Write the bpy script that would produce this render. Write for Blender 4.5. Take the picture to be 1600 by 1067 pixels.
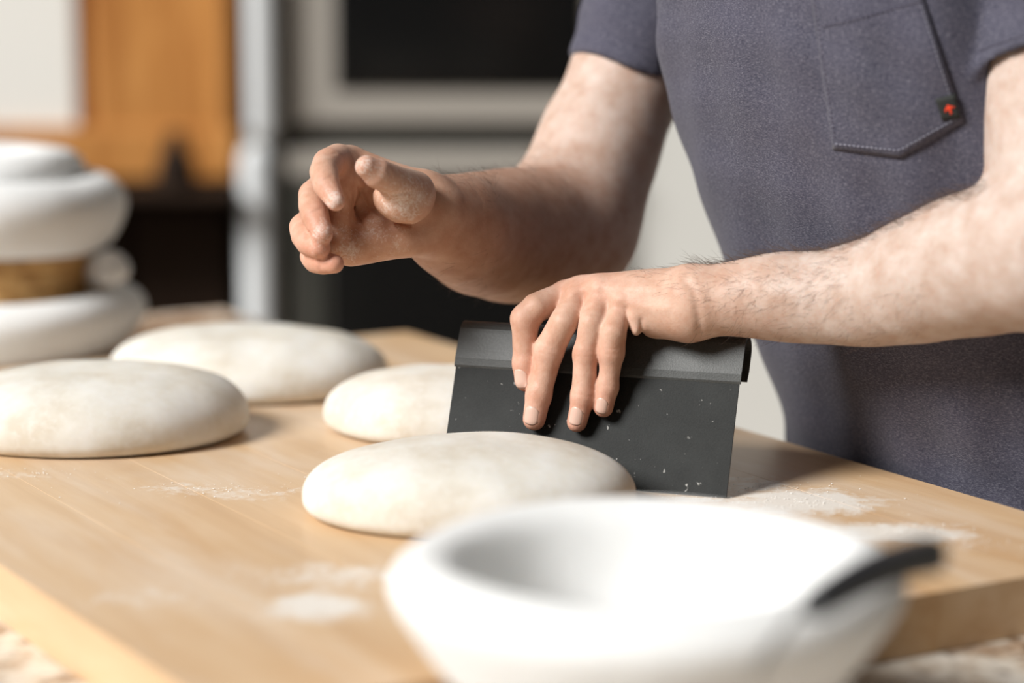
import bpy, bmesh, math, random
import numpy as np
from mathutils import Vector, Matrix
from mathutils.bvhtree import BVHTree

for o in list(bpy.data.objects):
    bpy.data.objects.remove(o)
SC = bpy.context.scene
COL = SC.collection
random.seed(7)
RNG = np.random.default_rng(7)

# ------------------------------------------------------------------ camera
# metres; board top is z = 0, the camera looks along +Y and a little down
FPX, CX, CY = 3778.0, 800.0, 533.5
PITCH = math.radians(9.4)
CAMH = 0.3634
SP, CP = math.sin(PITCH), math.cos(PITCH)
cam_data = bpy.data.cameras.new('camera')
cam = bpy.data.objects.new('camera', cam_data)
COL.objects.link(cam)
cam.location = (0, 0, CAMH)
cam.rotation_euler = (math.pi / 2 - PITCH, 0, 0)
cam_data.sensor_width = 36.0
cam_data.lens = 36.0 * FPX / 1600.0
cam_data.clip_start = 0.05
cam_data.dof.use_dof = True
cam_data.dof.focus_distance = 1.635
cam_data.dof.aperture_fstop = 2.3
SC.camera = cam

# ------------------------------------------------------------------ world and light
world = bpy.data.worlds.new('room_daylight')
SC.world = world
world.use_nodes = True
bg = world.node_tree.nodes['Background']
bg.inputs['Color'].default_value = (1.0, 0.98, 0.95, 1)
bg.inputs['Strength'].default_value = 0.07

sun_data = bpy.data.lights.new('window_sun', 'SUN')
sun_data.energy = 4.9
sun_data.angle = math.radians(24)
sun_data.color = (1.0, 0.99, 0.965)
sun = bpy.data.objects.new('window_sun', sun_data)
COL.objects.link(sun)
SUN_DIR = Vector((1.0, 0.62, -0.85)).normalized()      # from the left, a little from the camera side
sun.rotation_euler = SUN_DIR.to_track_quat('-Z', 'Y').to_euler()

fill_data = bpy.data.lights.new('background_fill_light', 'AREA')       # added fill that brightens the background cabinets, no window known there
fill_data.shape = 'RECTANGLE'
fill_data.size, fill_data.size_y = 1.1, 1.3
fill_data.energy = 10
fill_data.color = (1.0, 0.98, 0.95)
fill_light = bpy.data.objects.new('background_fill_light', fill_data)
COL.objects.link(fill_light)
fill_light.location = (-2.6, 2.7, 0.75)
fill_light.rotation_euler = (Vector((0.4, 4.2, 0.1)) - Vector(fill_light.location)).to_track_quat('-Z', 'Y').to_euler()

SC.view_settings.view_transform = 'Standard'
SC.view_settings.look = 'None'
SC.view_settings.exposure = 0.17
SC.view_settings.gamma = 1.0
SC.view_settings.use_curve_mapping = False
SC.cycles.use_denoising = True
SC.cycles.max_bounces = 8


# ------------------------------------------------------------------ helpers
def P(u, v, t):
    """point seen at photo pixel (u, v) at camera depth t"""
    dx, dy = (u - CX) / FPX, (CY - v) / FPX
    return np.array([dx * t, t * (CP + dy * SP), CAMH + t * (-SP + dy * CP)])


def G(u, v, z=0.0):
    """point seen at photo pixel (u, v) on the horizontal plane z"""
    dy = (CY - v) / FPX
    t = (z - CAMH) / (-SP + dy * CP)
    return P(u, v, t)


def uvt(p):
    """inverse of P for an (N,3) array"""
    q = p - np.array([0, 0, CAMH])
    t = q[:, 1] * CP - q[:, 2] * SP
    y = q[:, 1] * SP + q[:, 2] * CP
    return CX + FPX * q[:, 0] / t, CY - FPX * y / t, t


def nrm(a):
    a = np.asarray(a, float)
    return a / np.linalg.norm(a)


def tag(o, label=None, cat=None, group=None, kind=None):
    if label: o['label'] = label
    if cat: o['category'] = cat
    if group: o['group'] = group
    if kind: o['kind'] = kind
    return o


def link(name, me, mat=None, parent=None, smooth=True):
    o = bpy.data.objects.new(name, me)
    COL.objects.link(o)
    if mat and not me.materials:
        me.materials.append(mat)
    if parent: 
        o.parent = parent
        o.matrix_parent_inverse = Matrix.Translation(parent.location).inverted() if parent.rotation_euler[2] == 0 else parent.matrix_basis.inverted()
    if smooth:
        me.polygons.foreach_set('use_smooth', [True] * len(me.polygons))
    return o


def mesh(name, verts, faces):
    me = bpy.data.meshes.new(name)
    me.from_pydata([tuple(map(float, v)) for v in verts], [], [tuple(map(int, f)) for f in faces])
    me.update()
    return me


def fast_mesh(name, V, Q):
    me = bpy.data.meshes.new(name)
    me.vertices.add(len(V))
    me.vertices.foreach_set('co', V.astype(np.float32).ravel())
    n = len(Q)
    me.loops.add(n * 4)
    me.loops.foreach_set('vertex_index', Q.astype(np.int32).ravel())
    me.polygons.add(n)
    me.polygons.foreach_set('loop_start', np.arange(0, n * 4, 4, dtype=np.int32))
    me.update(calc_edges=True)
    me.validate()
    return me


def empty(name, loc):
    o = bpy.data.objects.new(name, None)
    COL.objects.link(o)
    o.location = tuple(map(float, loc))
    return o


def bm_mesh(name, bm):
    me = bpy.data.meshes.new(name)
    bmesh.ops.recalc_face_normals(bm, faces=bm.faces)
    bm.to_mesh(me)
    bm.free()
    return me


def add_box(bm, c, half, ax=None, bevel=0.0, seg=2):
    """box with centre c, half sizes, columns of ax as its axes"""
    r = bmesh.ops.create_cube(bm, size=2.0)
    vs = r['verts']
    M = Matrix.Identity(3) if ax is None else Matrix([list(map(float, a)) for a in ax]).transposed()
    for v in vs:
        v.co = Vector(map(float, c)) + M @ Vector((v.co.x * half[0], v.co.y * half[1], v.co.z * half[2]))
    if bevel > 0:
        es = list({e for v in vs for e in v.link_edges})
        bmesh.ops.bevel(bm, geom=es, offset=bevel, segments=seg, profile=0.5, affect='EDGES')


def box_obj(name, c, half, mat, parent=None, ax=None, bevel=0.0, seg=2, smooth=False):
    bm = bmesh.new()
    add_box(bm, c, half, ax, bevel, seg)
    return link(name, bm_mesh(name, bm), mat, parent, smooth)


def lathe(profile, n=64, wob=None):
    """closed lathe about z; profile list of (r, z); wob(angle, r, z) -> (r, z)"""
    V, F = [], []
    for i in range(n):
        a = 2 * math.pi * i / n
        for (r, z) in profile:
            rr, zz = wob(a, r, z) if wob else (r, z)
            V.append((rr * math.cos(a), rr * math.sin(a), zz))
    m = len(profile)
    for i in range(n):
        j = (i + 1) % n
        for k in range(m - 1):
            F.append((i * m + k, j * m + k, j * m + k + 1, i * m + k + 1))
    return V, F


# ------------------------------------------------------------------ materials
class NT:
    def __init__(self, name):
        self.m = bpy.data.materials.new(name)
        self.m.use_nodes = True
        self.t = self.m.node_tree
        self.b = self.t.nodes['Principled BSDF']
        self._c = None

    def n(self, ty, **kw):
        nd = self.t.nodes.new(ty)
        for k, v in kw.items():
            if k in nd.inputs:
                nd.inputs[k].default_value = v
            else:
                setattr(nd, k, v)
        return nd

    def l(self, a, b):
        self.t.links.new(a, b)

    def coord(self, scale=(1, 1, 1), rot=(0, 0, 0)):
        tc = self.n('ShaderNodeTexCoord')
        mp = self.n('ShaderNodeMapping')
        mp.inputs['Scale'].default_value = scale
        mp.inputs['Rotation'].default_value = rot
        self.l(tc.outputs['Object'], mp.inputs['Vector'])
        return mp.outputs['Vector']

    def noise(self, vec, scale, detail=3, rough=0.55, dist=0.0):
        nd = self.n('ShaderNodeTexNoise')
        nd.inputs['Scale'].default_value = scale
        nd.inputs['Detail'].default_value = detail
        nd.inputs['Roughness'].default_value = rough
        nd.inputs['Distortion'].default_value = dist
        self.l(vec, nd.inputs['Vector'])
        return nd.outputs['Fac']

    def ramp(self, fac, stops):
        r = self.n('ShaderNodeValToRGB')
        el = r.color_ramp.elements
        while len(el) < len(stops):
            el.new(0.5)
        for e, (p, c) in zip(el, stops):
            e.position = p
            e.color = (*c, 1) if len(c) == 3 else c
        self.l(fac, r.inputs['Fac'])
        return r.outputs['Color']

    def mix(self, fac, a, b, mode='MIX'):
        m = self.n('ShaderNodeMix', data_type='RGBA', blend_type=mode)
        for s, x in ((m.inputs[0], fac), (m.inputs[6], a), (m.inputs[7], b)):
            if hasattr(x, 'is_linked'):
                self.l(x, s)
            elif isinstance(x, (int, float)):
                s.default_value = x
            else:
                s.default_value = (*x, 1)
        return m.outputs[2]

    def math(self, op, a, b=0.0, clamp=False):
        m = self.n('ShaderNodeMath', operation=op, use_clamp=clamp)
        for s, x in ((m.inputs[0], a), (m.inputs[1], b)):
            if hasattr(x, 'is_linked'):
                self.l(x, s)
            else:
                s.default_value = x
        return m.outputs[0]

    def bump(self, h, strength, dist, prev=None):
        b = self.n('ShaderNodeBump')
        b.inputs['Strength'].default_value = strength
        b.inputs['Distance'].default_value = dist
        self.l(h, b.inputs['Height'])
        if prev is not None:
            self.l(prev, b.inputs['Normal'])
        return b.outputs['Normal']

    def attr(self, name):
        a = self.n('ShaderNodeAttribute', attribute_name=name)
        return a

    def done(self, col=None, rough=0.5, metal=0.0, normal=None, spec=0.5, sss=0.0, sssr=(1, .4, .2), sssc=0.005, sheen=0.0):
        b = self.b
        if col is not None:
            if hasattr(col, 'is_linked'):
                self.l(col, b.inputs['Base Color'])
            else:
                b.inputs['Base Color'].default_value = (*col, 1)
        if hasattr(rough, 'is_linked'):
            self.l(rough, b.inputs['Roughness'])
        else:
            b.inputs['Roughness'].default_value = rough
        b.inputs['Metallic'].default_value = metal
        b.inputs['Specular IOR Level'].default_value = spec
        if sss > 0:
            b.inputs['Subsurface Weight'].default_value = sss
            b.inputs['Subsurface Radius'].default_value = sssr
            b.inputs['Subsurface Scale'].default_value = sssc
        if sheen > 0:
            b.inputs['Sheen Weight'].default_value = sheen
        if normal is not None:
            self.l(normal, b.inputs['Normal'])
        return self.m


def plain(name, col, rough=0.5, metal=0.0, spec=0.5, grain=0.06, gscale=60):
    t = NT(name)
    f = t.noise(t.coord(), gscale, 3)
    c = t.mix(f, tuple(x * (1 - grain) for x in col), tuple(min(1, x * (1 + grain)) for x in col))
    return t.done(c, rough, metal, None, spec)


# board frame: AD runs along the planks towards the camera, BD across towards the man
BE1, BE2 = G(1215, 688), G(1600, 797)
AD = nrm([*(BE2 - G(640, 518))[:2], 0])
BD = nrm([-AD[1], AD[0], 0])
ZD = np.array([0, 0, 1.0])
B_MAN = float(np.mean([BE1 @ BD, BE2 @ BD, G(640, 518) @ BD]))
B_CAM = float(np.mean([G(0, 890) @ BD, G(290, 1067) @ BD]))
A_NEAR = float(np.mean([G(1600, 905) @ AD, G(1420, 937) @ AD, G(650, 1057) @ AD]))
A_FAR = float(G(640, 517) @ AD)


def AB(a, b, z):
    return AD * a + BD * b + ZD * z


AX3 = (AD, BD, ZD)
ANG = math.atan2(AD[1], AD[0])


def wood_board_mat():
    t = NT('maple_board')
    v = t.coord((1, 1, 1), (0, 0, -ANG))
    tc = t.n('ShaderNodeMapping'); tc.inputs['Scale'].default_value = (2.2, 26, 26)
    t.l(v, tc.inputs['Vector'])
    g = t.noise(tc.outputs['Vector'], 1.6, 5, 0.6, 0.6)
    tc2 = t.n('ShaderNodeMapping'); tc2.inputs['Scale'].default_value = (8, 260, 260)
    t.l(v, tc2.inputs['Vector'])
    g2 = t.noise(tc2.outputs['Vector'], 1.0, 2)
    info = t.n('ShaderNodeObjectInfo')
    c = t.ramp(g, [(0.25, (0.52, 0.305, 0.145)), (0.5, (0.66, 0.445, 0.255)), (0.78, (0.75, 0.56, 0.37))])
    c = t.mix(t.math('MULTIPLY', g2, 0.35), c, (0.46, 0.26, 0.12))
    tc4 = t.n('ShaderNodeMapping'); tc4.inputs['Scale'].default_value = (5, 13, 13)
    t.l(v, tc4.inputs['Vector'])
    g4 = t.noise(tc4.outputs['Vector'], 1.0, 3, 0.5)
    c = t.mix(t.math('MULTIPLY', t.math('SUBTRACT', g4, 0.5, clamp=True), 2.6, clamp=True), c, (0.50, 0.27, 0.10))
    c = t.mix(t.math('MULTIPLY', info.outputs['Random'], 0.5), c, (0.70, 0.50, 0.31))
    # dusting of flour: patches with their own places and ragged shapes
    tcw = t.n('ShaderNodeTexCoord')
    geo = t.n('ShaderNodeNewGeometry')
    w1 = t.noise(geo.outputs['Position'], 22, 5, 0.65, 0.8)
    w2 = t.noise(geo.outputs['Position'], 130, 4, 0.7)
    total = None
    for (u, vv, ru, rv, amp) in FLOUR:
        c0 = G(u, vv)
        s = t.n('ShaderNodeVectorMath', operation='SUBTRACT')
        t.l(geo.outputs['Position'], s.inputs[0]); s.inputs[1].default_value = tuple(c0)
        mlt = t.n('ShaderNodeVectorMath', operation='MULTIPLY')
        t.l(s.outputs[0], mlt.inputs[0]); mlt.inputs[1].default_value = (1 / ru, 1 / rv, 0)
        ln = t.n('ShaderNodeVectorMath', operation='LENGTH')
        t.l(mlt.outputs[0], ln.inputs[0])
        m = t.math('MULTIPLY', t.math('SUBTRACT', 1.0, ln.outputs['Value'], clamp=True), amp)
        total = m if total is None else t.math('MAXIMUM', total, m)
    fl = t.math('ADD', total, t.math('MULTIPLY', t.math('SUBTRACT', w1, 0.5), 1.3))
    fl = t.math('ADD', fl, t.math('MULTIPLY', t.math('SUBTRACT', w2, 0.5), 0.9))
    fl = t.math('MULTIPLY', t.math('SUBTRACT', fl, 0.30), 2.2, clamp=True)
    up = t.n('ShaderNodeSeparateXYZ'); t.l(geo.outputs['Normal'], up.inputs[0])
    fl = t.math('MULTIPLY', fl, t.math('MULTIPLY', t.math('SUBTRACT', up.outputs['Z'], 0.5), 2, clamp=True))
    fl = t.math('MULTIPLY', fl, 0.85)
    tc3 = t.n('ShaderNodeMapping'); tc3.inputs['Scale'].default_value = (3.5, 16, 16)
    t.l(v, tc3.inputs['Vector'])
    hz = t.noise(tc3.outputs['Vector'], 1.0, 4, 0.6, 0.5)
    hz = t.math('MULTIPLY', t.math('SUBTRACT', hz, 0.44, clamp=True), 2.4, clamp=True)
    fl = t.math('MAXIMUM', fl, t.math('MULTIPLY', hz, t.math('MULTIPLY', t.math('SUBTRACT', up.outputs['Z'], 0.5), 0.9, clamp=True)))
    c = t.mix(fl, c, (0.86, 0.83, 0.78))
    nb = t.bump(g2, 0.12, 0.0006)
    return t.done(c, 0.36, 0, nb, 0.4)


# flour patches on the board: photo place, half sizes in metres, strength
FLOUR = [(1250, 785, .085, .06, 1.25), (1405, 832, .065, .04, 1.35), (1190, 758, .045, .035, 1.0), (490, 950, .05, .045, 1.2),
         (330, 765, .10, .05, .55), (640, 905, .10, .05, .7), (560, 745, .06, .06, .6), (1090, 780, .06, .018, .8),
         (520, 900, .16, .06, .5), (60, 740, .12, .05, .35), (270, 930, .12, .05, .4), (1500, 850, .05, .05, .3)]


def granite_mat():
    t = NT('granite')
    v = t.coord()
    a = t.noise(v, 34, 4, 0.65)
    vo = t.n('ShaderNodeTexVoronoi'); vo.inputs['Scale'].default_value = 60
    t.l(v, vo.inputs['Vector'])
    c = t.ramp(a, [(0.30, (0.10, 0.06, 0.04)), (0.42, (0.45, 0.32, 0.22)), (0.52, (0.76, 0.69, 0.59)), (0.75, (0.84, 0.80, 0.74))])
    b = t.noise(v, 90, 2)
    c = t.mix(t.math('MULTIPLY', t.math('SUBTRACT', b, 0.56, clamp=True), 5, clamp=True), c, (0.12, 0.08, 0.06))
    return t.done(c, 0.25, 0, None, 0.5)


def dough_mat():
    t = NT('flour_dusted_dough')
    v = t.coord()
    a = t.noise(v, 18, 4, 0.6)
    b = t.noise(v, 190, 3, 0.6)
    up = t.n('ShaderNodeTexCoord')
    c = t.ramp(a, [(0.36, (0.61, 0.55, 0.46)), (0.52, (0.70, 0.665, 0.595)), (0.66, (0.76, 0.74, 0.695))])
    c = t.mix(t.math('MULTIPLY', t.math('SUBTRACT', b, 0.5, clamp=True), 1.6, clamp=True), c, (0.79, 0.775, 0.735))
    n1 = t.bump(a, 0.22, 0.004)
    n2 = t.bump(b, 0.22, 0.0006, n1)
    return t.done(c, 0.75, 0, n2, 0.2, 0.25, (1, .75, .5), 0.006)


def cloth_mat(name='liner_cloth', col=(0.83, 0.83, 0.82)):
    t = NT(name)
    v = t.coord()
    a = t.noise(v, 30, 3)
    w = t.noise(v, 900, 1)
    c = t.mix(a, tuple(x * .95 for x in col), col)
    n1 = t.bump(a, 0.35, 0.004)
    n2 = t.bump(w, 0.2, 0.0004, n1)
    return t.done(c, 0.9, 0, n2, 0.1, 0.35, (1, .95, .9), 0.03, sheen=0.2)


def rattan_mat():
    t = NT('rattan_cane')
    v = t.coord((1, 1, 1))
    a = t.noise(v, 55, 3)
    c = t.ramp(a, [(0.3, (0.40, 0.21, 0.065)), (0.6, (0.62, 0.37, 0.14)), (0.8, (0.74, 0.50, 0.23))])
    return t.done(c, 0.55, 0, t.bump(a, 0.3, 0.002), 0.4)


def skin_mat():
    t = NT('skin')
    v = t.coord()
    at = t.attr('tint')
    fl = t.attr('flour')
    a = t.noise(v, 70, 4, 0.6)
    b = t.noise(v, 420, 3, 0.6)
    c = t.mix(t.math('MULTIPLY', t.math('SUBTRACT', a, 0.3), 2.4, clamp=True), (0.50, 0.285, 0.195), (0.64, 0.43, 0.33))
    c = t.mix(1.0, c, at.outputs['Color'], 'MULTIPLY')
    c = t.mix(t.math('MULTIPLY', t.math('SUBTRACT', b, 0.55, clamp=True), 1.6, clamp=True), c, (0.50, 0.22, 0.14))
    w = t.noise(v, 330, 4, 0.75, 1.5)
    w2 = t.noise(v, 80, 3, 0.6)
    f = t.math('ADD', t.math('MULTIPLY', t.math('SUBTRACT', w, 0.5), 2.6), t.math('MULTIPLY', t.math('SUBTRACT', w2, 0.5), 1.6))
    f = t.math('ADD', t.math('SUBTRACT', f, 0.45), fl.outputs['Fac'])
    f = t.math('MULTIPLY', f, 1.1, clamp=True)
    f = t.math('MULTIPLY', f, t.math('MULTIPLY', fl.outputs['Fac'], 2.0, clamp=True))
    c = t.mix(t.math('MULTIPLY', f, 0.8), c, (0.84, 0.80, 0.75))
    vo = t.n('ShaderNodeTexVoronoi'); vo.inputs['Scale'].default_value = 700
    t.l(v, vo.inputs['Vector'])
    n1 = t.bump(vo.outputs['Distance'], 0.10, 0.0006)
    n2 = t.bump(b, 0.16, 0.0008, n1)
    rg = t.math('ADD', 0.52, t.math('MULTIPLY', f, 0.4), clamp=True)
    return t.done(c, rg, 0, n2, 0.3, 0.18, (1.0, 0.36, 0.2), 0.004)


def shirt_mat():
    t = NT('heather_jersey')
    v = t.coord((480, 480, 1500))
    v2 = t.coord((1, 1, 1))
    a = t.noise(v, 1.0, 3, 0.7)
    a2 = t.noise(v2, 1500, 2, 0.7)
    b = t.noise(v2, 24, 3)
    c = t.ramp(a, [(0.30, (0.030, 0.032, 0.050)), (0.52, (0.072, 0.072, 0.100)), (0.74, (0.20, 0.195, 0.23))])
    c = t.mix(t.math('MULTIPLY', t.math('SUBTRACT', a2, 0.58, clamp=True), 3.2, clamp=True), c, (0.28, 0.27, 0.30))
    c = t.mix(t.math('MULTIPLY', b, 0.25), c, (0.10, 0.08, 0.115))
    n1 = t.bump(b, 0.18, 0.006)
    n2 = t.bump(a, 0.35, 0.0006, n1)
    return t.done(c, 0.95, 0, n2, 0.1, sheen=0.1)


def steel_black_mat():
    t = NT('black_coated_steel')
    v = t.coord()
    a = t.noise(v, 900, 3, 0.7)
    b = t.noise(v, 26, 4, 0.6)
    sp = t.noise(v, 210, 2, 0.5)
    c = t.mix(a, (0.005, 0.0055, 0.0052), (0.026, 0.0275, 0.0265))
    c = t.mix(t.math('MULTIPLY', t.math('SUBTRACT', b, 0.48, clamp=True), 2.0, clamp=True), c, (0.030, 0.032, 0.031))
    dust = t.math('MULTIPLY', t.math('SUBTRACT', sp, 0.70, clamp=True), 9, clamp=True)
    c = t.mix(dust, c, (0.55, 0.54, 0.51))
    n1 = t.bump(a, 0.25, 0.0004)
    return t.done(c, 0.55, 0.0, n1, 0.16)


def steel_handle_mat():  # coating lightened to imitate the light the handle's angle catches
    t = NT('lightened_coated_steel')
    v = t.coord()
    a = t.noise(v, 800, 3, 0.7)
    b = t.noise(v, 30, 4, 0.6)
    c = t.mix(a, (0.016, 0.017, 0.0165), (0.085, 0.088, 0.085))
    c = t.mix(t.math('MULTIPLY', t.math('SUBTRACT', b, 0.5, clamp=True), 2.0, clamp=True), c, (0.08, 0.082, 0.08))
    return t.done(c, 0.42, 0.05, t.bump(a, 0.25, 0.0004), 0.35)


M = {}
M['steel_handle'] = steel_handle_mat()
M['board'] = wood_board_mat()
M['granite'] = granite_mat()
M['dough'] = dough_mat()
M['cloth'] = cloth_mat()
M['rattan'] = rattan_mat()
M['skin'] = skin_mat()
M['shirt'] = shirt_mat()
M['steel'] = steel_black_mat()
M['flour'] = plain('flour', (0.86, 0.84, 0.80), 0.95, 0, 0.1)
M['nail'] = NT('nail').done((0.66, 0.43, 0.345), 0.3, 0, None, 0.5, 0.2, (1, .4, .3), 0.002)
M['nail_edge'] = plain('nail_edge', (0.80, 0.74, 0.66), 0.35)
M['hair'] = plain('dark_hair', (0.075, 0.04, 0.024), 0.6)
M['black_handle'] = plain('black_plastic', (0.022, 0.023, 0.026), 0.38)
M['shank'] = plain('brushed_steel', (0.62, 0.62, 0.61), 0.3, 1.0)
M['thread'] = plain('pale_thread', (0.30, 0.30, 0.36), 0.9)
M['thread_dark'] = plain('dark_thread', (0.06, 0.05, 0.075), 0.9)
M['label_black'] = plain('label_black', (0.016, 0.018, 0.016), 0.8)
M['label_red'] = plain('label_red', (0.80, 0.055, 0.015), 0.7)
M['denim'] = plain('dark_denim', (0.03, 0.035, 0.06), 0.9)
M['leather'] = plain('brown_leather', (0.10, 0.05, 0.03), 0.5)

# ------------------------------------------------------------------ room and background
M['wall'] = plain('warm_white_paint', (0.74, 0.72, 0.67), 0.8, 0, 0.2, 0.03)
M['floor'] = plain('grey_brown_floor', (0.22, 0.16, 0.11), 0.6)


def oak_mat():
    t = NT('golden_oak')
    v = t.coord((14, 14, 1.6))
    a = t.noise(v, 2.2, 4, 0.6, 0.8)
    c = t.ramp(a, [(0.3, (0.36, 0.135, 0.030)), (0.55, (0.50, 0.215, 0.055)), (0.8, (0.60, 0.29, 0.09))])
    return t.done(c, 0.42, 0, None, 0.4)


M['oak'] = oak_mat()
M['dark_wood'] = plain('dark_walnut', (0.022, 0.0125, 0.008), 0.7, 0, 0.1, 0.3, 12)
M['white_enamel'] = plain('white_enamel', (0.66, 0.68, 0.69), 0.35, 0, 0.5, 0.02)
M['stainless'] = plain('stainless_steel', (0.44, 0.405, 0.36), 0.45, 0.2, 0.5, 0.04)
M['black_glass'] = plain('black_glass', (0.006, 0.006, 0.006), 0.12, 0, 0.25)
M['grey_trim'] = plain('grey_trim', (0.085, 0.085, 0.075), 0.4, 0.4)
M['white_panel'] = plain('white_cabinet_paint', (0.70, 0.69, 0.65), 0.55, 0, 0.3, 0.02)
M['pane'] = NT('frosted_pane').done((0.80, 0.78, 0.73), 0.5, 0, None, 0.4)

FLOOR_Z = -0.95
CT = -0.036          # counter top
struct = lambda o: tag(o, kind='structure')
struct(box_obj('floor', (0.3, 2.5, FLOOR_Z - 0.02), (3.2, 3.2, 0.02), M['floor']))
BGK = 1.36           # the cabinet wall stands this much farther than first guessed


def XZ(u, v, t):
    p = P(u, v, t)
    return p


def bgbox(name, u0, v0, u1, v1, yfront, depth, mat, parent=None, bevel=0.004, zfloor=False):
    """box whose front face lies in the plane y = yfront, spanning the given photo rectangle"""
    yfront, depth = yfront * BGK, depth * BGK
    def at_y(u, v):
        dx, dy = (u - CX) / FPX, (CY - v) / FPX
        t = yfront / (CP + dy * SP)
        return P(u, v, t)
    a, b = at_y(u0, v0), at_y(u1, v1)
    cy = at_y((u0 + u1) / 2, (v0 + v1) / 2)
    x0, x1 = a[0], b[0]
    z1, z0 = a[2], b[2]
    if zfloor: z0 = FLOOR_Z
    c = ((x0 + x1) / 2, yfront + depth / 2, (z0 + z1) / 2)
    return box_obj(name, c, (abs(x1 - x0) / 2, depth / 2, abs(z1 - z0) / 2), mat, parent, None, bevel)


struct(box_obj('wall_back', (0.3, 5.16, 0.8), (3.2, 0.03, 1.8), M['wall']))

# oak cabinet with a pale frosted door, above a dark walnut base
oak = empty('oak_cabinet', (-0.84, 4.1, 0.12))
bgbox('carcass', -420, -420, 366, 279, 3.12, 0.50, M['oak'], oak)
bgbox('stile', 128, -420, 352, 205, 3.095, 0.024, M['oak'], oak)
bgbox('rail', -420, 200, 366, 280, 3.09, 0.03, M['oak'], oak)
bgbox('frosted_pane', -420, -420, 122, 200, 3.105, 0.014, M['pane'], oak)
tag(oak, 'golden oak cabinet with a pale frosted door panel, behind the stacked baskets', 'cabinet')

base = empty('dark_base_cabinet', (-0.84, 4.1, FLOOR_Z))
bgbox('carcass', -420, 316, 364, 700, 3.14, 0.48, M['dark_wood'], base, zfloor=True)
bgbox('worktop', -420, 299, 362, 315, 2.98, 0.63, M['dark_wood'], base)
bgbox('door', 205, 325, 360, 690, 3.12, 0.02, M['dark_wood'], base)
bgbox('door', -60, 325, 196, 690, 3.12, 0.02, M['dark_wood'], base)
tag(base, 'very dark walnut base cabinet under the golden oak one', 'cabinet')
# black kettle-like shape standing on the dark top
kv, kf = lathe([(0.0, 0), (0.032, 0), (0.036, 0.012), (0.032, 0.05), (0.018, 0.078), (0.015, 0.098), (0.0, 0.106)], 24)
ko = link('dark_flask', mesh('dark_flask', kv, kf), M['dark_wood'])
dyk = (CY - 299) / FPX
tk = 3.035 * BGK / (CP + dyk * SP)
ko.location = tuple(P(276, 299, tk))
tag(ko, 'small dark flask standing on the dark base cabinet before the oak', 'flask')

# white refrigerator whose two rounded door edges show as a pale upright
fr = empty('refrigerator', (-0.45, 4.1, FLOOR_Z))


def fridge_door(v0, v1, floor=False):
    yf = 3.02 * BGK
    def at_y(u, v):
        dx, dy = (u - CX) / FPX, (CY - v) / FPX
        return P(u, v, yf / (CP + dy * SP))
    a, b = at_y(372, v0), at_y(436, v1)
    z0 = FLOOR_Z + 0.08 if floor else b[2]
    c = ((a[0] + b[0]) / 2, yf + 0.35, (a[2] + z0) / 2)
    return box_obj('door', c, ((b[0] - a[0]) / 2, 0.35, (a[2] - z0) / 2), M['white_enamel'], fr, None, 0.024, 4, True)


fridge_door(-520, 224)
fridge_door(229, 900, True)
box_obj('hinge_cover', P(404, 226.5, 3.085 * BGK), (0.022, 0.03, 0.010), M['stainless'], fr)
tag(fr, 'white refrigerator with two rounded doors, edge-on beside the steel oven', 'refrigerator')

# stainless double wall oven
ov = empty('double_oven', (-0.12, 4.2, FLOOR_Z))
YO = 3.05
bgbox('housing', 446, -520, 945, 900, YO + 0.03, 0.5, M['stainless'], ov, zfloor=True)
up_d = bgbox('upper_door', 442, -500, 940, 193, YO, 0.035, M['stainless'], ov, 0.006)
bgbox('glass', 516, -470, 915, 142, YO - 0.004, 0.01, M['black_glass'], up_d)
bgbox('gap_trim', 443, 195, 940, 232, YO + 0.018, 0.02, M['grey_trim'], ov)
lo_d = bgbox('lower_door', 442, 233, 940, 900, YO, 0.035, M['grey_trim'], ov, 0.006)
bgbox('glass', 512, 330, 905, 860, YO - 0.004, 0.01, M['black_glass'], lo_d)
bgbox('top_rail', 443, 234, 940, 276, YO - 0.006, 0.012, M['stainless'], lo_d)
bgbox('side_rail', 443, 280, 505, 860, YO - 0.005, 0.012, M['grey_trim'], lo_d)
tag(ov, 'stainless double wall oven with black glass doors behind the raised hand', 'oven')

# white cabinet to the right of the oven
wc = empty('white_cabinet', (0.8, 4.2, FLOOR_Z))
bgbox('carcass', 954, -520, 2300, 900, 3.10, 0.5, M['white_panel'], wc, zfloor=True)
bgbox('door', 956, -480, 1000, 900, 3.08, 0.02, M['white_panel'], wc)
bgbox('door', 1003, -480, 1500, 900, 3.08, 0.02, M['white_panel'], wc)
bgbox('door', 1502, -480, 2200, 900, 3.08, 0.02, M['white_panel'], wc)
tag(wc, 'tall off-white cabinet behind the man, right of the oven', 'cabinet')

# ------------------------------------------------------------------ counter and board
C_A0, C_A1 = float(P(330, 476, 2.66) @ AD), A_NEAR + 0.9
C_B0, C_B1 = B_CAM - 0.55, B_MAN + 0.008
isl = empty('kitchen_island', AB((C_A0 + C_A1) / 2, (C_B0 + C_B1) / 2, FLOOR_Z))
box_obj('granite_top', AB((C_A0 + C_A1) / 2, (C_B0 + C_B1) / 2, CT - 0.016), ((C_A1 - C_A0) / 2, (C_B1 - C_B0) / 2, 0.016),
        M['granite'], isl, AX3, 0.004)
box_obj('base', AB((C_A0 + C_A1) / 2, (C_B0 + C_B1) / 2 - 0.03, (FLOOR_Z + CT - 0.032) / 2),
        ((C_A1 - C_A0) / 2 - 0.05, (C_B1 - C_B0) / 2 - 0.06, (CT - 0.032 - FLOOR_Z) / 2), M['white_panel'], isl, AX3, 0.002)
tag(isl, 'kitchen island with a speckled beige granite top under the wooden board', 'island')

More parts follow.
